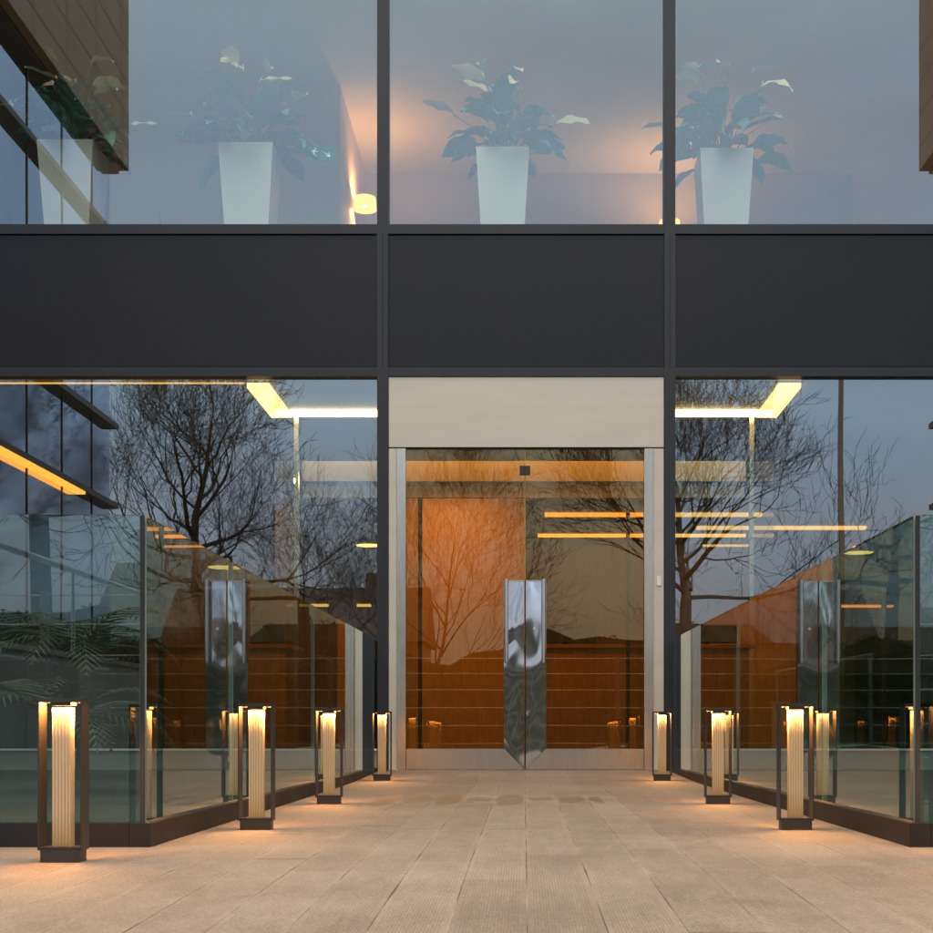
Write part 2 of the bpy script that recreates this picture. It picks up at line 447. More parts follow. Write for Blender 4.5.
for s_ in (-1, 1): door(s_)
box('access_button', 'potwhite', B, PX(656.5), PX(661), -.028, -.017, PZ(586), PZ(577), bev=.002)
box('threshold', 'steel', B, bl, br_, -.05, .14, -.03, .004)

# interior: ground floor lobby
box('lobby_floor', 'stone', B, -9, 9, .145, 18, -.2, .0)
box('lobby_ceiling', 'lobbyceil', B, -9, 9, .145, 18, 3.14, 3.3)
box('slab', 'lobbywall', B, -9, 9, .145, 18, 3.302, 4.2)
box('lobby_wall', 'lobbywall', B, -9, 9, 17.8, 18, 0, 3.14)
for sgn in (-1, 1):
    a, b = sorted((sgn * 8.9, sgn * 9.1)); box('lobby_wall', 'lobbywall', B, a, b, .15, 17.8, 0, 3.14)
    a, b = sorted((sgn * 5.2, sgn * 9.1)); box('front_wall', 'lobbywall', B, a, b, .0, .15, 0, 11.2)
# timber wall behind the left door leaf
box('timber_wall', 'timber', B, -1.56, .012, 5.6, 5.8, 0, 3.13)
box('timber_wall', 'timber', B, -.1, 3.4, 10.0, 10.2, 0, 3.13)
box('timber_wall', 'timber', B, 3.6, 4.9, 9.5, 9.7, 0, 2.1)
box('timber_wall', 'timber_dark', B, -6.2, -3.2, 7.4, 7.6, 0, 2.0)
box('light_strip', 'strip_mid', B, .2, 3.2, 9.0, 9.10, 3.10, 3.138)
box('lobby_column', 'plaster', B, 1.9, 2.3, 11.0, 11.4, 0, 3.13)
box('lobby_column', 'plaster', B, -3.1, -2.7, 11.0, 11.4, 0, 3.13)
# vestibule box
box('transom_board', 'cream', B, -1.98, 1.98, 1.30, 1.36, 2.54, 2.72)
box('transom_board', 'cream', B, -1.98, 1.98, 1.33, 1.39, 2.40, 2.50)
box('transom_channel', 'postgrey', B, -1.98, 1.98, 1.34, 1.40, 2.502, 2.538)
for sgn in (-1, 1):
    x = sgn * 2.03
    box('vestibule_post', 'steel', B, x - .02, x + .02, 1.275, 1.325, 0, 3.12)
    box('vestibule_pane', 'glass_clear', B, x - .006, x + .006, .16, 1.26, .0, 3.11)
    a, b = sorted((sgn * .95, sgn * .915)); box('vestibule_jamb', 'black', B, a, b, 1.34, 1.39, 0, 2.40)
    a, b = sorted((sgn * 1.995, sgn * .955)); box('vestibule_pane', 'glass_clear', B, a, b, 1.352, 1.364, 0, 2.40)
    a, b = sorted((sgn * 2.07, sgn * 2.25)); box('light_strip', 'strip_soft', B, a, b, .17, 1.28, 3.10, 3.138)
    
box('light_strip', 'strip_deep', B, -5.1, -2.27, .15, .165, 3.128, 3.138)
box('light_strip', 'strip', B, -2.06, 2.06, 1.13, 1.24, 3.10, 3.138)
box('light_strip', 'strip_hot', B, -1.5, -.35, 4.5, 4.64, 3.10, 3.138)
# deeper ceiling lines of light
for (x0, x1, y, z) in ((.27, 3.1, 7.0, 3.10), (2.4, 4.75, 8.2, 3.10), (2.7, 3.4, 10, 3.08), (1.65, 2.3, 15.5, 3.10), (-4.4, -2.6, 12.5, 2.4), (-1.9, .4, 14, 3.1)):
    box('light_strip', 'strip_deep', B, x0, x1, y, y + .14, z, z + .036)
# interior: upper floor
box('upper_floor', 'carpet', B, -5.2, 5.2, .145, 8, 4.205, 4.3)
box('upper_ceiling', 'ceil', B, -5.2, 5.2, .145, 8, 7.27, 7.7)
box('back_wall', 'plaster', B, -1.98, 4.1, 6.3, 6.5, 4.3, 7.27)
box('side_wall', 'plaster', B, 4.1, 4.3, .9, 6.5, 4.3, 7.27)
M['warmwall'] = pbr('warm_lit_wall', (.88, .62, .53), .7, 0, .03, 1)  # stands in for lamplight: warm glow painted into the core wall colour
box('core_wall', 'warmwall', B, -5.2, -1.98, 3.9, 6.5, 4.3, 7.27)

# ------------------------------------------------------------------ things in the building
c = thing('reception_counter', 'amber timber reception counter seen through the right door leaf', 'counter', (1.5, 2.6, 0))
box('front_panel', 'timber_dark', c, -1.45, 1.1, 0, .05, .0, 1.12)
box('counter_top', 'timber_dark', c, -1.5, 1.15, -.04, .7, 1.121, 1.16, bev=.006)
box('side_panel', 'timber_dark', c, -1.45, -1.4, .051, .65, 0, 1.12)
c = thing('monitor', 'black computer monitor standing on the reception counter', 'monitor', (.42, 2.85, 1.16))
box('screen', 'black', c, -.30, .30, 0, .03, .03, .21, bev=.005); box('stand', 'black', c, -.08, .08, -.02, .12, 0, .015); box('stem', 'black', c, -.02, .02, .031, .05, .015, .12)
c2 = dup(c, (2.05, 2.85, 1.16), None, 'black monitor at the right end of the reception counter behind balustrade glass')
def pendant(x, y, z, rad, label, h=.1, top=3.13, up=False):
    t = thing('pendant_lamp', label, 'lamp', (x, y, z), 'pendant lamps in the lobby')
    mb = MB(); mb.lathe((0, 0, 0), [(rad, 0), (rad * .95, h * .35), (rad * .55, h * .8), (.03, h), (.0, h)], 28)
    mb.build('lamp_shade', 'fin', t, True)
    MB().lathe((0, 0, 0), [(0, -.002), (rad * .9, -.002), (rad * .9, .012), (0, .012)], 28).build('diffuser', 'strip_pend', t)
    MB().tube([(0, 0, h), (0, 0, top - z)], .006, 6).build('cord', 'black', t)
pendant(PX(858, 76), 7.2, PZ(553, 76), .21, 'small glowing dome pendant lamp above the right balustrade top')
pendant(PX(369, 78), 6.7, PZ(546, 78), .17, 'small bright pendant lamp beside the left door mullion')
pendant(PX(226, 78), 6.7, PZ(568, 78),   .24, 'wide dome pendant lamp behind the left balustrade', .09)
# floor lamp upstairs
c = thing('floor_lamp', 'lit floor lamp with drum shade upstairs beside the left mullion', 'lamp', (-1.84, 5.0, 4.3))
MB().lathe((0, 0, PZ(210, 86.4) - 4.3), [(.135, 0), (.125, .14)], 32).build('lamp_shade', 'shade', c, True)
MB().tube([(0, 0, .02), (0, 0, 1.62)], .012, 8).build('stem', 'black', c)
MB().lathe((0, 0, 0), [(0, 0), (.15, 0), (.15, .015), (.02, .025)], 24).build('base', 'black', c)
MB().lathe((0, 0, PZ(203, 86.4) - 4.3), [(0, -.05), (.05, -.02), (.05, .04), (0, .07)], 16).build('bulb', 'bulb', c)
c2 = dup(c, (PX(668.5, 82), 5.75, 4.3), None, 'unseen floor lamp added for peach glow upstairs, behind the right mullion')  # added lamp, out of sight, to warm the centre and right panes
# exit sign
zs = PZ(160.5, 92.9); xs0 = PX(308, 92.9); 
c = thing('exit_sign', 'green emergency exit sign with white running man on the upstairs wall', 'sign', (xs0, 3.87, zs))
box('sign_panel', 'signgreen', c, 0, .285, 0, .025, 0, .158)
mb = MB()
def bar(x0, z0, x1, z1, w):
    d = Vector((x1 - x0, 0, z1 - z0)); n = Vector((-d.z, 0, d.x)).normalized() * w / 2
    a = Vector((x0, -.004, z0)); b_ = Vector((x1, -.004, z1))
    vs = [a + n, a - n, b_ - n, b_ + n]; vs = vs + [v + Vector((0, .0035, 0)) for v in vs]
    mb.add(vs, [(0, 1, 2, 3), (7, 6, 5, 4), (0, 4, 5, 1), (1, 5, 6, 2), (2, 6, 7, 3), (3, 7, 4, 0)])
k = .01
for q in ((7, 11, 6, 7, 1.6), (6, 7, 8.3, 4.8, 1.1), (8.3, 4.8, 7.4, 2, 1.0), (6, 7, 4.2, 5, 1.1), (4.2, 5, 1.8, 4.6, 1.0), (7, 10.6, 9.2, 9.2, .9), (9.2, 9.2, 10.6, 10.2, .8), (6.8, 10.6, 4.6, 10.2, .9), (4.6, 10.2, 3.8, 8.2, .8)):
    bar(*[v * k for v in q])
for a_ in range(8):
    t0, t1 = a_ * math.pi / 4, (a_ + 1) * math.pi / 4
    bar(.079 + .004 * math.cos(t0), .126 + .004 * math.sin(t0), .079 + .004 * math.cos(t1), .126 + .004 * math.sin(t1), .010)
bar(.15, .105, .235, .045, .012); bar(.235, .045, .195, .050, .012); bar(.235, .045, .222, .085, .012)
mb.build('pictogram', 'signwhite', c)
# low furniture upstairs
for i, (x0, x1, y, z1, lab) in enumerate(((PX(555, 84), PX(634, 84), 5.4, 4.62, 'low blue cabinet upstairs right of the middle planter'),
        (PX(757, 84), PX(812, 84), 5.4, 4.60, 'low blue cabinet upstairs right of the right planter'),
        (PX(854, 96), PX(905, 96), 3.4, 4.60, 'blue desk upstairs at the right edge window'))):
    c = thing('office_desk', lab, 'desk', ((x0 + x1) / 2, y, 4.3), 'low blue furniture upstairs'); w = (x1 - x0) / 2
    box('modesty_panel', 'sofa', c, -w + .03, w - .03, .05, .07, .02, z1 - 4.3)
    box('desk_top', 'sofa', c, -w, w, 0, .6, z1 - 4.3 + .001, z1 - 4.27)
    for sx in (-1, 1): box('leg', 'black', c, sx * (w - .02) - .02, sx * (w - .02) + .02, .3, .34, 0, z1 - 4.3)

# ------------------------------------------------------------------ peace lilies
def leafblade(mb, base, az, reach, rise, length, width, droop, nseg=7, roll=0., pet=True):
    """arched petiole then blade"""
    d = Vector((math.cos(az), math.sin(az), 0)); side = Vector((-math.sin(az), math.cos(az), 0))
    base = Vector(base); tip0 = base + d * reach + Vector((0, 0, rise))
    if pet:
        mid = base + d * reach * .35 + Vector((0, 0, rise * .65))
        mb.tube([base, mid, tip0], [.006, .005, .004], 4, False)
    ang = math.atan2(rise, reach + .05) * .55
    p = tip0.copy(); vs = []; fs = []
    side = (side + Vector((0, 0, roll))).normalized()
    for i in range(nseg + 1):
        t = i / nseg
        w = width * (math.sin(math.pi * min(1, t * .93 + .04)) ** .75) * (1 - .35 * t) if i < nseg else .002
        a = ang - droop * t
        dirv = d * math.cos(a) + Vector((0, 0, math.sin(a))); nrm = Vector((-d.x * math.sin(a), -d.y * math.sin(a), math.cos(a)))
        wav = .010 * math.sin(t * 13 + az * 5)
        vs += [p - side * w + nrm * (w * .35 + wav), p - nrm * .0, p + side * w + nrm * (w * .35 - wav)]
        p = p + dirv * length / nseg
    for i in range(nseg):
        o = i * 3; fs += [(o, o + 1, o + 4, o + 3), (o + 1, o + 2, o + 5, o + 4)]
    mb.add(vs, fs)
def lily(name_label, x, y, topw, botw, ztop, seed, spread, tall, nfl):
    r = random.Random(seed)
    t = thing('potted_plant', name_label, 'plant', (x, y, 4.3), 'potted peace lilies upstairs'); h = ztop - 4.3
    a, b = topw / 2, botw / 2; ti = a - .025
    mb = MB()
    mb.add([(-b, -b, 0), (b, -b, 0), (b, b, 0), (-b, b, 0), (-a, -a, h), (a, -a, h), (a, a, h), (-a, a, h), (-ti, -ti, h), (ti, -ti, h), (ti, ti, h), (-ti, ti, h), (-ti, -ti, h - .06), (ti, -ti, h - .06), (ti, ti, h - .06), (-ti, ti, h - .06)],
           [(3, 2, 1, 0), (0, 1, 5, 4), (1, 2, 6, 5), (2, 3, 7, 6), (3, 0, 4, 7), (4, 5, 9, 8), (5, 6, 10, 9), (6, 7, 11, 10), (7, 4, 8, 11), (8, 9, 13, 12), (9, 10, 14, 13), (10, 11, 15, 14), (11, 8, 12, 15)])
    mb.build('planter', 'potwhite', t)
    MB().add([(-ti, -ti, h - .05), (ti, -ti, h - .05), (ti, ti, h - .05), (-ti, ti, h - .05)], [(0, 1, 2, 3)]).build('soil', 'soil', t)
    mb = MB()
    n = 34
    for i in range(n):
        az = i * 2.399 + r.uniform(-.3, .3); lv = i / n
        reach = spread * (.12 + .36 * (1 - lv)) * r.uniform(.7, 1.2)
        rise = tall * (.02 + .62 * lv) * r.uniform(.8, 1.15)
        leafblade(mb, (r.uniform(-.06, .06), r.uniform(-.06, .06), h - .05), az, reach, rise + .03, r.uniform(.28, .40) * (spread / .55), r.uniform(.085, .125), r.uniform(.5, 1.5), 7, r.uniform(-.5, .5))
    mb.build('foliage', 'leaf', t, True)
    for i in range(nfl):
        az = i * 2.4 + r.uniform(-.5, .5) + seed; d = Vector((math.cos(az), math.sin(az), 0))
        rr = r.uniform(.08, .30) if i < nfl - 3 else r.uniform(.38, .52); zz = tall * (r.uniform(.80, 1.0) if rr < .33 else r.uniform(.42, .62))
        mb = MB(); top = Vector((d.x * rr, d.y * rr, h + zz))
        mb.k = 0; mb.tube([(0, 0, h - .05), (d.x * rr * .5, d.y * rr * .5, h + zz * .6), top], [.006, .005, .004], 5, False)
        mb.k = 1; leafblade(mb, top, az + r.uniform(-.8, .8), 0.001, .012, r.uniform(.23, .32), r.uniform(.055, .085), r.uniform(-.6, 1.2), 7, r.uniform(-1.4, 1.4), False)
        mb.k = 2; mb.tube([top, top + d * .03 + Vector((0, 0, .05))], [.008, .006], 6)
        mb.build('flower', ['leafpale', 'spathe', 'spadix'], t, True)
for (cx, w, yt, lab, sd, spr, nf) in ((66, 56, 141, 'white tapered planter of peace lilies, leftmost, behind the reflected brown wing', 3, .52, 7),
        (246, 54.5, 143.5, 'peace lily in white tapered planter beside the green exit sign', 11, .62, 9),
        (502.5, 53, 147.5, 'peace lily in white tapered planter alone in the middle upstairs window', 21, .52, 7),
        (726.5, 53.5, 149, 'white planter of broad leaved peace lily just right of the right mullion', 34, .55, 7)):
    s = 1400 / (11.2 + .62)
    lily(lab, PX(cx, s), .62 + .2, w / s, 40 / s, PZ(yt, s), sd, spr, .66, nf + 3)

# ------------------------------------------------------------------ balustrades
def glass_panel(parent, p0, p1, z0, z1, th=.018):
    p0, p1 = Vector(p0), Vector(p1); d = (p1 - p0).normalized(); n = Vector((-d.y, d.x)) * th / 2
    q = [p0 - n, p1 - n, p1 + n, p0 + n]
    mb = MB(); vs = [(v.x, v.y, z0) for v in q] + [(v.x, v.y, z1) for v in q]
    mb.add(vs, [(0, 1, 5, 4), (2, 3, 7, 6)]); mb.k = 1
    mb.add(vs, [(3, 2, 1, 0), (4, 5, 6, 7), (1, 2, 6, 5), (3, 0, 4, 7)])
    return mb.build('glass_panel', ['glass_bal', 'glass_edge'], parent)
YC = -6.53; ZT, ZB = 1.046, .018
for sgn, xc, lab in ((-1, -1.273, 'frameless glass balustrade on the left of the walkway with dark plinth'), (1, 1.313, 'frameless glass balustrade on the right of the walkway with dark plinth')):
    b = thing('glass_balustrade', lab, 'balustrade', (0, 0, 0), 'glass balustrades beside the walkway')
    xf = sgn * 1.195; yf = -.09
    def at(y): return (xc + (xf - xc) * (y - YC) / (yf - YC), y)
    cuts = [YC + .012, -5.2, -3.05, -1.5, yf]
    for y0, y1 in zip(cuts[:-1], cuts[1:]):
        glass_panel(b, at(y0 + .006), at(y1 - .006), ZB, ZT)
    x = xc
    while abs(x) < 5.1:
        x2 = max(-5.19, min(5.19, x + sgn * 1.96)); glass_panel(b, (x + sgn * .006, YC), (x2 - sgn * .006, YC), ZB, ZT) if sgn > 0 else glass_panel(b, (x2 + .006, YC), (x - .006, YC), ZB, ZT)
        x = x2
    # plinth following the floor
    rows = [YC - .03] + [y for y in ys if YC + .05 < y < yf] + [yf]
    mb = MB(); vs = []
    for y in rows:
        q = at(y)[0]
        for dx, z in ((-.035, floor_z(y) - .03), (.035, floor_z(y) - .03), (.035, ZB + .002), (-.035, ZB + .002)): vs.append((q + dx, y, z))
    fs = [(0, 1, 2, 3), tuple(len(vs) - 4 + i for i in (3, 2, 1, 0))]
    for i in range(len(rows) - 1):
        for k in range(4): j = (k + 1) % 4; fs.append((i * 4 + k, i * 4 + j, i * 4 + 4 + j, i * 4 + 4 + k))
    recalc(mb.add(vs, fs).build('plinth', 'plinth', b))
    a, c_ = sorted((xc + sgn * .037, sgn * 5.19)); box('plinth', 'plinth', b, a, c_, YC - .03, YC + .04, floor_z(YC) - .03, ZB + .002)
    box('corner_seal', 'gasket', b, xc - .006, xc + .006, YC - .006, YC + .006, ZB, ZT - .002)

# ------------------------------------------------------------------ bollard lamps
HB, WB, DB = .487, .132, .070
bl0 = thing('bollard_lamp', '', 'bollard lamp', (0, 0, 0), 'bollard lamps along the walkway')
box('base', 'bronze', bl0, -.0585, .0585, -DB / 2 + .001, DB / 2 - .001, -.02, .04, bev=.0015)
fr_ = MB(); t_ = .005
fr_.box(-WB / 2, -WB / 2 + t_, -DB / 2, DB / 2, .036, HB); fr_.box(WB / 2 - t_, WB / 2, -DB / 2, DB / 2, .036, HB)
fr_.box(-WB / 2 + t_, WB / 2 - t_, -DB / 2, DB / 2, HB - .006, HB); fr_.box(-WB / 2 + t_, WB / 2 - t_, -DB / 2 + .0005, DB / 2 - .0005, .0405, .0455)
for sy in (-1, 1):
    a, b = sorted((sy * (DB / 2 - .0005), sy * (DB / 2 - .003))); fr_.box(-WB / 2 + t_, WB / 2 - t_, a, b, HB - .013, HB - .006)
fr_.build('frame', 'bronze', bl0)
box('lamp_head', 'bronze', bl0, -.031, .031, -.027, .027, HB - .022, HB - .0062)
# bundle of clear ribbed rods
mb = MB(); zt_ = HB - .0275
for ix in range(6):
    for iy in range(4):
        x = (ix - 2.5) * .0098; y = (iy - 1.5) * .0105
        mb.tube([(x, y, .046), (x, y, .15), (x, y, .26), (x, y, .37), (x, y, zt_)], .0036, 10)
mb.build('light_column', 'column', bl0, True)
def led(x, z, sx, pw, spread):
    L = bpy.data.lights.new('downlight', 'AREA'); L.shape = 'RECTANGLE'; L.size = sx; L.size_y = .048
    L.energy = pw; L.color = (1, .42, .10); L.spread = R(spread)
    o = bpy.data.objects.new('downlight', L); COL.objects.link(o); o.parent = bl0; o.location = (x, 0, z)
led(0, HB - .0225, .060, 1.3, 175)
for sx in (-1, 1): led(sx * .046, HB - .0072, .020, 2.3, 170)
spots = [(-1.375, -7.02, 'nearest bollard lamp on the left, in front of the left balustrade front panel'),
         (-1.035, -5.78, 'second bollard lamp of the left row, next beyond the balustrade corner'),
         (-.995, -4.05, 'third bollard lamp of the left row, between the middle and the door'),
         (-1.0, -1.34, 'farthest bollard lamp of the left row, beside the left door jamb'),
         (1.05, -5.78, 'nearest bollard lamp fully seen on the right of the walkway'),
         (.99, -4.05, 'middle bollard lamp of the right row of three'),
         (.972, -1.34, 'farthest bollard lamp of the right row, beside the right door jamb'),
         (1.43, -7.0, 'bollard lamp just beyond the right edge of the photo, before the right front panel')]
for i, (x, y, lab) in enumerate(spots):
    o = bl0 if i == 0 else dup(bl0)
    o.location = (x, y, floor_z(y)); o['label'] = lab

# ------------------------------------------------------------------ palms in the planted bed
def palm(x, y, h, seed, lab, nf=11, L=.75):
    r = random.Random(seed); z0 = floor_z(y)
    t = thing('palm_plant', lab, 'plant', (x, y, z0), 'palms behind the left balustrade')
    MB().tube([(0, 0, 0), (.01, 0, h * .5), (0, .01, h)], [.045, .035, .03], 8).build('trunk', 'bark', t)
    mb = MB()
    for i in range(nf):
        az = i * 2.399 + r.uniform(-.3, .3); d = Vector((math.cos(az), math.sin(az), 0)); el = r.uniform(.5, 1.25)
        p = Vector((0, 0, h)); pts = [p.copy()]
        N = 16
        for k in range(N):
            a = el - 1.9 * (k / N) ** 1.3
            p = p + (d * math.cos(a) + Vector((0, 0, math.sin(a)))) * L / N; pts.append(p.copy())
        mb.tube(pts, [.006 * (1 - .8 * k / N) for k in range(N + 1)], 4, False)
        sd = Vector((-d.y, d.x, 0))
        for k in range(2, N + 1):
            tn = (pts[k] - pts[k - 1]).normalized(); ln = .24 * math.sin(math.pi * (k / N * .85 + .12)) * L / .75
            for sg in (-1, 1):
                dr = (sd * sg * .8 + tn * .65 + Vector((0, 0, -.25))).normalized(); w = tn * .008
                q = pts[k]; e = q + dr * ln + Vector((0, 0, -.05 * ln))
                mb.add([q - w, q + w, q + dr * ln * .6 + w * .8, e, q + dr * ln * .6 - w * .8], [(0, 1, 2, 3, 4)])
    mb.build('crown', 'frond', t)
palm(-2.62, -3.2, .35, 5, 'low palm with feathery fronds behind the left balustrade front panel', 12, .72)
palm(-3.1, -1.4, .85, 8, 'taller palm with arching fronds behind the far left glass', 12, .8)
palm(-3.9, -.9, .9, 9, 'taller palm against the window at the left frame edge', 12, .8)

# ------------------------------------------------------------------ wings either side (seen mirrored in the facade)
def wing(sgn, lab):
    w = thing('building_wing', lab, 'building wing', (0, 0, 0), 'brown clad wings of the courtyard')
    X = sgn * 5.25
    def bx(nm, mat, x0, x1, y0, y1, z0, z1):
        a, b = sorted((sgn * x0, sgn * x1)); return box(nm, mat, w, a, b, y0, y1, z0, z1)
    YE = -7.2
    bx('upper_wall', 'lobbywall', 5.02, 5.2, .15, 8, 4.3, 7.27)
    bx('cladding', 'clad', 5.21, 9, YE, -.05, 7.68, 11.4)
    bx('glazing', 'wing_glass', 5.42, 5.6, YE + .15, -.05, -.1, 7.6)
    bx('end_wall', 'clad', 5.6, 9, YE + .15, YE + .4, -.5, 7.6)
    for z, mt in ((7.6, 'fin'), (6.7, 'fin'), (4.25, 'fin'), (3.2, 'fin')):
        bx('fin', mt, 5.31, 5.62, YE + .1, -.05, z, z + .07)
    for y in np.arange(-6.3, -.3, 1.15):
        bx('mullion', 'fin', 5.41, 5.425, float(y) - .012, float(y) + .012, -.1, 7.58)
    return bx
bx = wing(-1, 'left brown clad wing with blue glazing, mirrored in the left window')
YE_ = -7.2
bx('soffit_light', 'soffit', 5.312, 5.46, YE_ + 1.5, -.2, 3.165, 3.198)
wing(1, 'right brown clad wing with blue glazing, mirrored at the right window edge')

# ------------------------------------------------------------------ bare trees
def tree(x, y, h, fork, spread, seed, lab, lean=0., trad=.2, depth=6, nl=6, group='bare winter trees mirrored in the windows', dens=1.0):
    r = random.Random(seed); z0 = -1.6
    t = thing('bare_tree', lab, 'tree', (x, y, z0), group)
    tr = MB(); cr = MB()
    top = Vector((lean * fork, 0, fork))
    tr.tube([(0, 0, -.1), (lean * fork * .3, .05, fork * .4), top, top + Vector((lean * .3, 0, .25))], [trad * 1.35, trad * 1.05, trad * .92, trad * .7], 10)
    def grow(p, d, L, rad, lev):
        nseg = 5 if lev < 2 else (4 if lev < 4 else 3)
        pts = [p.copy()]; rs = [rad]; dd = d.copy()
        for k in range(nseg):
            j = .09 + .022 * lev
            dd = (dd + Vector((r.gauss(0, j), r.gauss(0, j), r.gauss(0, j) + .06)) ).normalized()
            p = p + dd * L / nseg; pts.append(p.copy()); rs.append(rad * (1 - .55 * (k + 1) / nseg))
        cr.tube(pts, rs, 6 if lev < 2 else (4 if lev < 4 else 3), False)
        if lev >= depth: return
        nb = 4 if lev < 4 else (3 if lev < 6 else 2)
        nb = max(2, int(nb * dens + .5))
        for k in range(nb):
            f = r.uniform(.25, 1.0) if k else 1.0
            idx = f * nseg; i0 = min(int(idx), nseg - 1); q = pts[i0].lerp(pts[i0 + 1], idx - i0)
            ax = dd.orthogonal().normalized(); ax.rotate(Quaternion(dd, r.uniform(0, 6.283)))
            nd = dd.copy(); nd.rotate(Quaternion(ax, r.uniform(.3, .85) if k else r.uniform(.05, .3)))
            nd = (nd + Vector((0, 0, .10))).normalized()
            grow(q, nd, L * r.uniform(.60, .82), max(.0072, rs[i0] * r.uniform(.45, .68)), lev + 1)
    # a leader going on upwards, then limbs leaving it all round at every height
    lead = [top]; p = top.copy(); dd = Vector((lean, 0, 1)).normalized(); nL = 7; H = h - fork
    for k in range(nL):
        dd = (dd + Vector((r.gauss(0, .13), r.gauss(0, .13), .1))).normalized(); p = p + dd * H * .62 / nL; lead.append(p.copy())
    lr = [trad * .72 * (1 - .11 * k) for k in range(nL + 1)]
    cr.tube(lead, lr, 7, False)
    grow(lead[-1], dd, H * .26, lr[-1] * .9, 2)
    for i in range(nl * 2):
        f = (i + .5) / (nl * 2); az = i * 2.399 + r.uniform(-.4, .4)
        q0 = f ** 1.3 * (nL - .6); i0 = int(q0); q = lead[i0].lerp(lead[i0 + 1], q0 - i0)
        inc = spread * (1.05 - .55 * f) * r.uniform(.8, 1.2)
        d = Vector((math.cos(az) * math.sin(inc), math.sin(az) * math.sin(inc), math.cos(inc)))
        grow(q, d, H * r.uniform(.29, .36) * (1.05 - .35 * f), lr[i0] * r.uniform(.50, .75), 2)
    tr.build('trunk', 'bark', t, True); cr.build('crown', 'twig', t, True)
tree(-9.15, -28.8, 13.5, 6.0, 1.42, 4, 'large spreading bare tree mirrored in the left window', -.03, .20, 7, 8)
tree(4.5, -28.8, 13.1, 5.6, 1.30, 12, 'large bare tree mirrored in the right window and door leaf', .03, .18, 7, 8)
tree(-3.4, -40, 12.5, 3.4, .95, 23, 'smaller upright bare tree mirrored in the left door leaf', 0, .11, 7, 6)
tree(-9.2, -48, 12.3, 4.0, .8, 31, 'slender bare tree mirrored beside the left door mullion', 0, .11, 6, 6)
tree(12.5, -46, 9.0, 3.0, .9, 37, 'low bare tree mirrored under the lamp post', 0, .11, 5, 6)
tree(-21, -30, 14.0, 4.5, 1.1, 41, 'bare tree standing behind the left wing', 0, .2, 5, 7)

# ------------------------------------------------------------------ street furniture, cars, houses behind the camera
c = thing('lamp_post', 'tall dark lamp post mirrored in the right window', 'lamp post', (PX(842, 40), -23.8, -1.6))
MB().tube([(0, 0, 0), (0, 0, 1.2), (0, 0, 1.25), (0, 0, 11.5)], [.13, .13, .095, .06], 14).build('pole', 'fin', c, True)
MB().tube([(0, 0, 11.5), (0, .3, 11.8), (0, 1.1, 11.9)], .04, 8).build('arm', 'fin', c)
box('lantern', 'fin', c, -.14, .14, 1.0, 1.7, 11.84, 11.98, bev=.03)
fz = -.47
M['concrete'] = pbr('concrete', (.30, .32, .32), .8, 0, .12, 2)
c = thing('parapet_wall', 'pale low parapet wall with steel handrail mirrored in the left front panel', 'wall', (-3.1, -12.4, 0))
box('wall', 'concrete', c, -.08, .08, -3.4, 3.2, -.47, .80)
box('coping', 'cable', c, -.10, .10, -3.42, 3.22, .801, .835)
MB().tube([(0, -3.4, 1.42), (0, 3.2, 1.42)], .022, 10).build('handrail', 'cable', c)
for y in (-3.3, -1.2, .9, 3.1): MB().tube([(0, y, .835), (0, y, 1.40)], .014, 8).build('post', 'cable', c)
c = thing('cable_fence', 'steel cable fence with square posts mirrored in the doors', 'fence', (0, -16.2, fz))
for x in (-9.5, -7.2, -4.9, -2.4, .1, 1.83, 4.3, 6.8, 9.4):
    box('post', 'postgrey', c, x - .04, x + .04, -.04, .04, 0, 2.2, bev=.004)
for z in (.5, .85, 1.2, 1.55, 1.87, 2.17):
    MB().tube([(-9.5, -.045, z), (9.4, -.045, z)], .008, 6).build('cable', 'cable', c)
def paint(name, col): return pbr(name, col, .22, .1, .05, 2, .03)
M['paint_black'] = paint('paint_black', (.012, .013, .016)); M['paint_grey'] = paint('paint_grey', (.22, .23, .24)); M['paint_red'] = paint('paint_red', (.25, .015, .015)); M['paint_white'] = paint('paint_white', (.7, .7, .7))
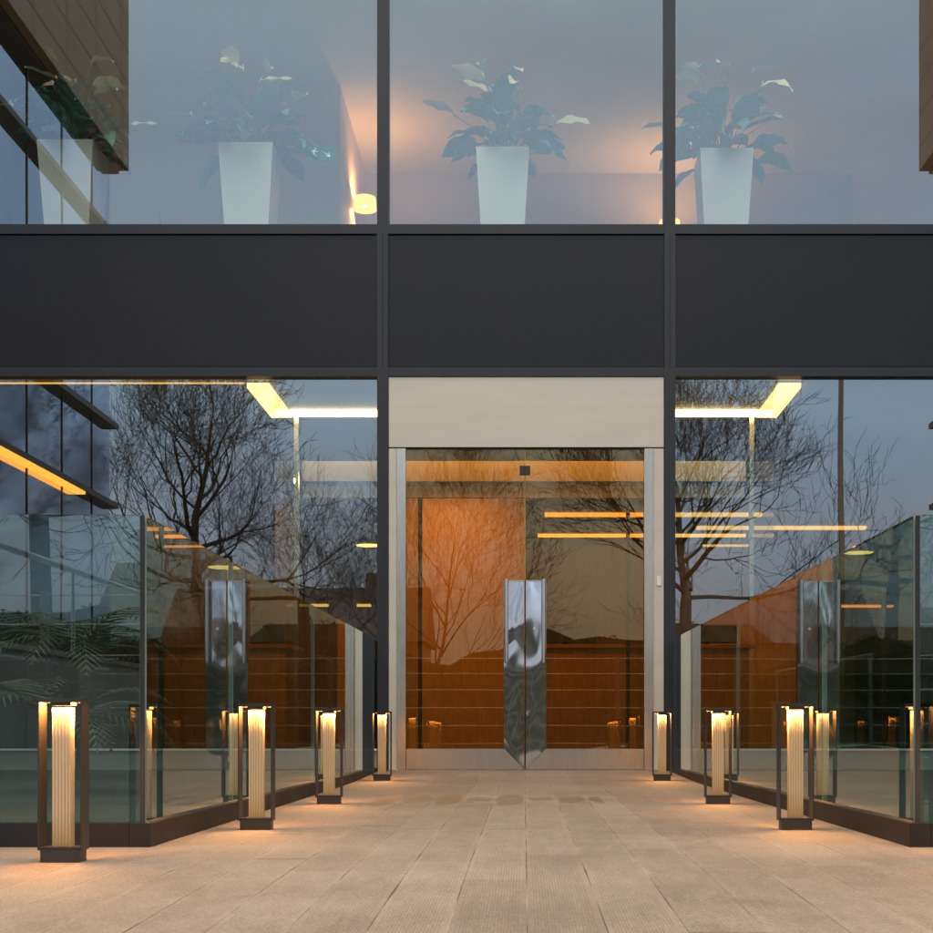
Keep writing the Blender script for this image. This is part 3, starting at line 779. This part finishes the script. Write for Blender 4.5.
def car(x, y, rz, mat, lab):
    t = thing('parked_car', lab, 'car', (x, y, -1.5), 'cars parked beyond the fence', rz)
    stations = [(-2.1, .62, .30, .62), (-2.0, .78, .22, .74), (-1.3, .86, .20, .86), (-.3, .88, .20, .92), (.9, .88, .20, .92), (1.8, .86, .22, .90), (2.05, .78, .30, .82)]
    mb = MB(); vs = []
    for (px, hw, z0, z1) in stations:
        vs += [(px, -hw * .93, z0), (px, -hw, (z0 + z1) / 2), (px, -hw * .95, z1), (px, 0, z1 + .03), (px, hw * .95, z1), (px, hw, (z0 + z1) / 2), (px, hw * .93, z0)]
    fs = [(0, 1, 2, 3, 4, 5, 6), tuple(len(vs) - 7 + i for i in range(6, -1, -1))]
    for i in range(len(stations) - 1):
        for k in range(7): j = (k + 1) % 7; fs.append((i * 7 + k, i * 7 + 7 + k, i * 7 + 7 + j, i * 7 + j))
    recalc(mb.add(vs, fs).build('body', mat, t, True))
    cab = [(-1.15, .9, .80), (-.35, 1.36, .64), (.5, 1.44, .66), (1.2, 1.38, .64), (1.85, .92, .78)]
    mb = MB(); vs = []
    for (px, z, hw) in cab: vs += [(px, -hw - .0, z), (px, hw, z), (px, .84, .88), (px, -.84, .88)]
    fs = [(0, 1, 2, 3), (19, 18, 17, 16)]
    for i in range(4):
        for k in range(4): j = (k + 1) % 4; fs.append((i * 4 + k, i * 4 + 4 + k, i * 4 + 4 + j, i * 4 + j))
    recalc(mb.add(vs, fs).build('window_band', 'carglass', t))
    mb = MB(); rf = [(-.4, 1.365, .62), (.05, 1.43, .63), (.5, 1.455, .64), (1.25, 1.39, .62)]; vs = []
    for (px, z, hw) in rf: vs += [(px, -hw, z - .02), (px, hw, z - .02), (px, hw * .9, z + .02), (px, -hw * .9, z + .02)]
    fs = [(0, 1, 2, 3), (15, 14, 13, 12)]
    for i in range(3):
        for k in range(4): j = (k + 1) % 4; fs.append((i * 4 + k, i * 4 + 4 + k, i * 4 + 4 + j, i * 4 + j))
    recalc(mb.add(vs, fs).build('roof', mat, t))
    for px in (-1.3, 1.3):
        for sy in (-1, 1):
            w = MB().tube([(px, sy * .70, .31), (px, sy * .89, .31)], .31, 20).build('wheel', 'tyre', t)
            MB().tube([(px, sy * .885, .31), (px, sy * .90, .31)], .20, 14).build('rim', 'cable', w)
    for sy in (-1, 1):
        box('headlight', 'potwhite', t, -2.06, -1.92, sy * .58 - .14, sy * .58 + .14, .58, .70, bev=.02)
        box('tail_light', 'paint_red', t, 1.98, 2.05, sy * .62 - .12, sy * .62 + .12, .66, .80, bev=.01)
car(-5.0, -19.8, R(8), 'paint_black', 'dark saloon car mirrored in the left front panel')
car(-2.6, -24.5, R(185), 'paint_red', 'red car mirrored behind the nearest left bollard')
car(1.9, -20.0, R(4), 'paint_grey', 'grey car mirrored low in the right door leaf')
car(6.9, -19.8, R(0), 'paint_white', 'white car mirrored in the right front panel')
def house(x, y, w, d, h, rh, mat, lab, rz=0):
    t = thing('house', lab, 'house', (x, y, -1.62), 'houses across the street', rz)
    box('wall', mat, t, -w / 2, w / 2, -d / 2, d / 2, 0, h)
    rf = recalc(MB().prism([(-d / 2 - .4, h), (d / 2 + .4, h), (0, h + rh)], 'x', -w / 2 - .3, w / 2 + .3).build('roof', 'roof', t))
    box('chimney', 'brick', rf, w * .25, w * .25 + .7, -.4, .4, h + rh * .6, h + rh + .9)
    nw = max(2, int(w / 3))
    for i in range(nw):
        for z in ((1.0, 3.9) if h > 4 else (1.0,)):
            xx = -w / 2 + w * (i + .5) / nw
            o = box('window', 'potwhite', t, xx - .6, xx + .6, d / 2 - .05, d / 2 + .04, z, z + 1.3)
            box('pane', 'darkwin', o, xx - .53, xx + .53, d / 2 + .041, d / 2 + .05, z + .07, z + 1.23)
house(-13.5, -75, 15, 8, 7.0, 3.6, 'brick', 'brick house with dark roof far behind, left of the trees')
house(6, -150, 16, 8, 5.2, 2.6, 'render_wall', 'rendered house with dark roof far behind the doors')
house(24, -72, 14, 8, 5.2, 2.8, 'brick', 'brick house with dark roof far right across the street')
house(-38, -70, 16, 8, 5.2, 2.8, 'render_wall', 'rendered house far left across the street')
# hedge line
mb = MB(); r = random.Random(5)
def hz(x): return 5.4 + .6 * math.sin(x * .23) + .35 * math.sin(x * .9 + 1) + .2 * math.sin(x * 2.3)
hx = np.linspace(-70, 70, 141)
vs = []
for x in hx: vs += [(x, -44.4, -1.7), (x, -44.7, hz(x) - 1.72), (x, -45.6, hz(x) - 1.72), (x, -46, -1.7)]
mb.add(vs, [(i * 4 + k, i * 4 + k + 1, i * 4 + 5 + k, i * 4 + 4 + k) for i in range(140) for k in range(3)])
for i in range(52000):
    x = r.uniform(-70, 70); z = r.random() ** .6 * (hz(x) - .12); y = -44.5 + r.uniform(-1.0, .5)
    a = Vector((r.gauss(0, 1), r.gauss(0, 1), r.gauss(0, 1))).normalized() * .07; b_ = a.orthogonal().normalized() * .05; p = Vector((x, y, z - 1.6))
    mb.add([p - a, p + b_, p + a, p - b_], [(0, 1, 2, 3)])
o = mb.build('hedge', 'hedge'); o['kind'] = 'stuff'; o['label'] = 'long dark hedge beyond the street'; o['category'] = 'hedge'

# ------------------------------------------------------------------ light
SUN_EL, SUN_AZ = R(6), R(20)      # low behind the building: the forecourt lies in its shade
w = bpy.data.worlds.new('World'); scene.world = w; w.use_nodes = True
w.node_tree.nodes.clear(); g = NT(w.node_tree)
sky = g.n('ShaderNodeTexSky', sky_type='NISHITA'); sky.sun_disc = False; sky.sun_elevation = SUN_EL; sky.sun_rotation = SUN_AZ
sky.air_density = 1.2; sky.dust_density = 2.0
c = g.coord('Generated'); sp = g.n('ShaderNodeSeparateXYZ'); g.l(c, sp.inputs[0])
nz = g.noise(g.scale(c, (1.6, 1.6, 5.0)), 1.7, 6, .55, .6)
n2 = g.noise(g.scale(c, (1, 1, 3.2)), 4.5, 5, .6, .3)
el = g.m('ADD', sp.outputs[2], g.m('MULTIPLY', g.m('SUBTRACT', nz, .5), .10))
KS = 1.0
cl = g.ramp(el, [(0, (.42, .41, .44)), (.08, (.52, .55, .63)), (.14, (.62, .72, .87)), (.22, (.64, .88, 1.12)), (.33, (.62, .84, 1.06)), (.47, (.76, .98, 1.14)), (.62, (1.7, 1.56, 1.42)), (1, (3.4, 2.95, 2.55))])
mod = g.m('ADD', .80, g.m('MULTIPLY', n2, .4))
mul = g.n('ShaderNodeVectorMath', operation='SCALE'); g.l(cl, mul.inputs[0]); g.l(g.m('MULTIPLY', mod, 10 * KS), mul.inputs['Scale'])
bg = g.n('ShaderNodeBackground'); bg.inputs[1].default_value = .1
g.l(g.mix(.85, sky.outputs[0], mul.outputs[0]), bg.inputs[0])
ow = g.n('ShaderNodeOutputWorld'); g.l(bg.outputs[0], ow.inputs[0])
L = bpy.data.lights.new('sun', 'SUN'); L.energy = .6; L.angle = R(15); L.color = (1, .86, .70)
so = bpy.data.objects.new('sun', L); COL.objects.link(so)
d = Vector((math.sin(SUN_AZ) * math.cos(SUN_EL), math.cos(SUN_AZ) * math.cos(SUN_EL), math.sin(SUN_EL)))
so.rotation_euler = d.to_track_quat('Z', 'Y').to_euler(); so.location = (0, 20, 30)

# ------------------------------------------------------------------ render settings
scene.render.engine = 'CYCLES'
scene.view_settings.view_transform = 'Standard'; scene.view_settings.look = 'None'
scene.view_settings.exposure = .7; scene.view_settings.gamma = 1; scene.view_settings.use_curve_mapping = False
cy = scene.cycles
cy.use_denoising = True; cy.denoiser = 'OPENIMAGEDENOISE'
cy.max_bounces = 10; cy.diffuse_bounces = 4; cy.glossy_bounces = 6; cy.transparent_max_bounces = 24; cy.transmission_bounces = 6
cy.caustics_reflective = False; cy.caustics_refractive = False
cy.sample_clamp_indirect = 8; cy.use_light_tree = True
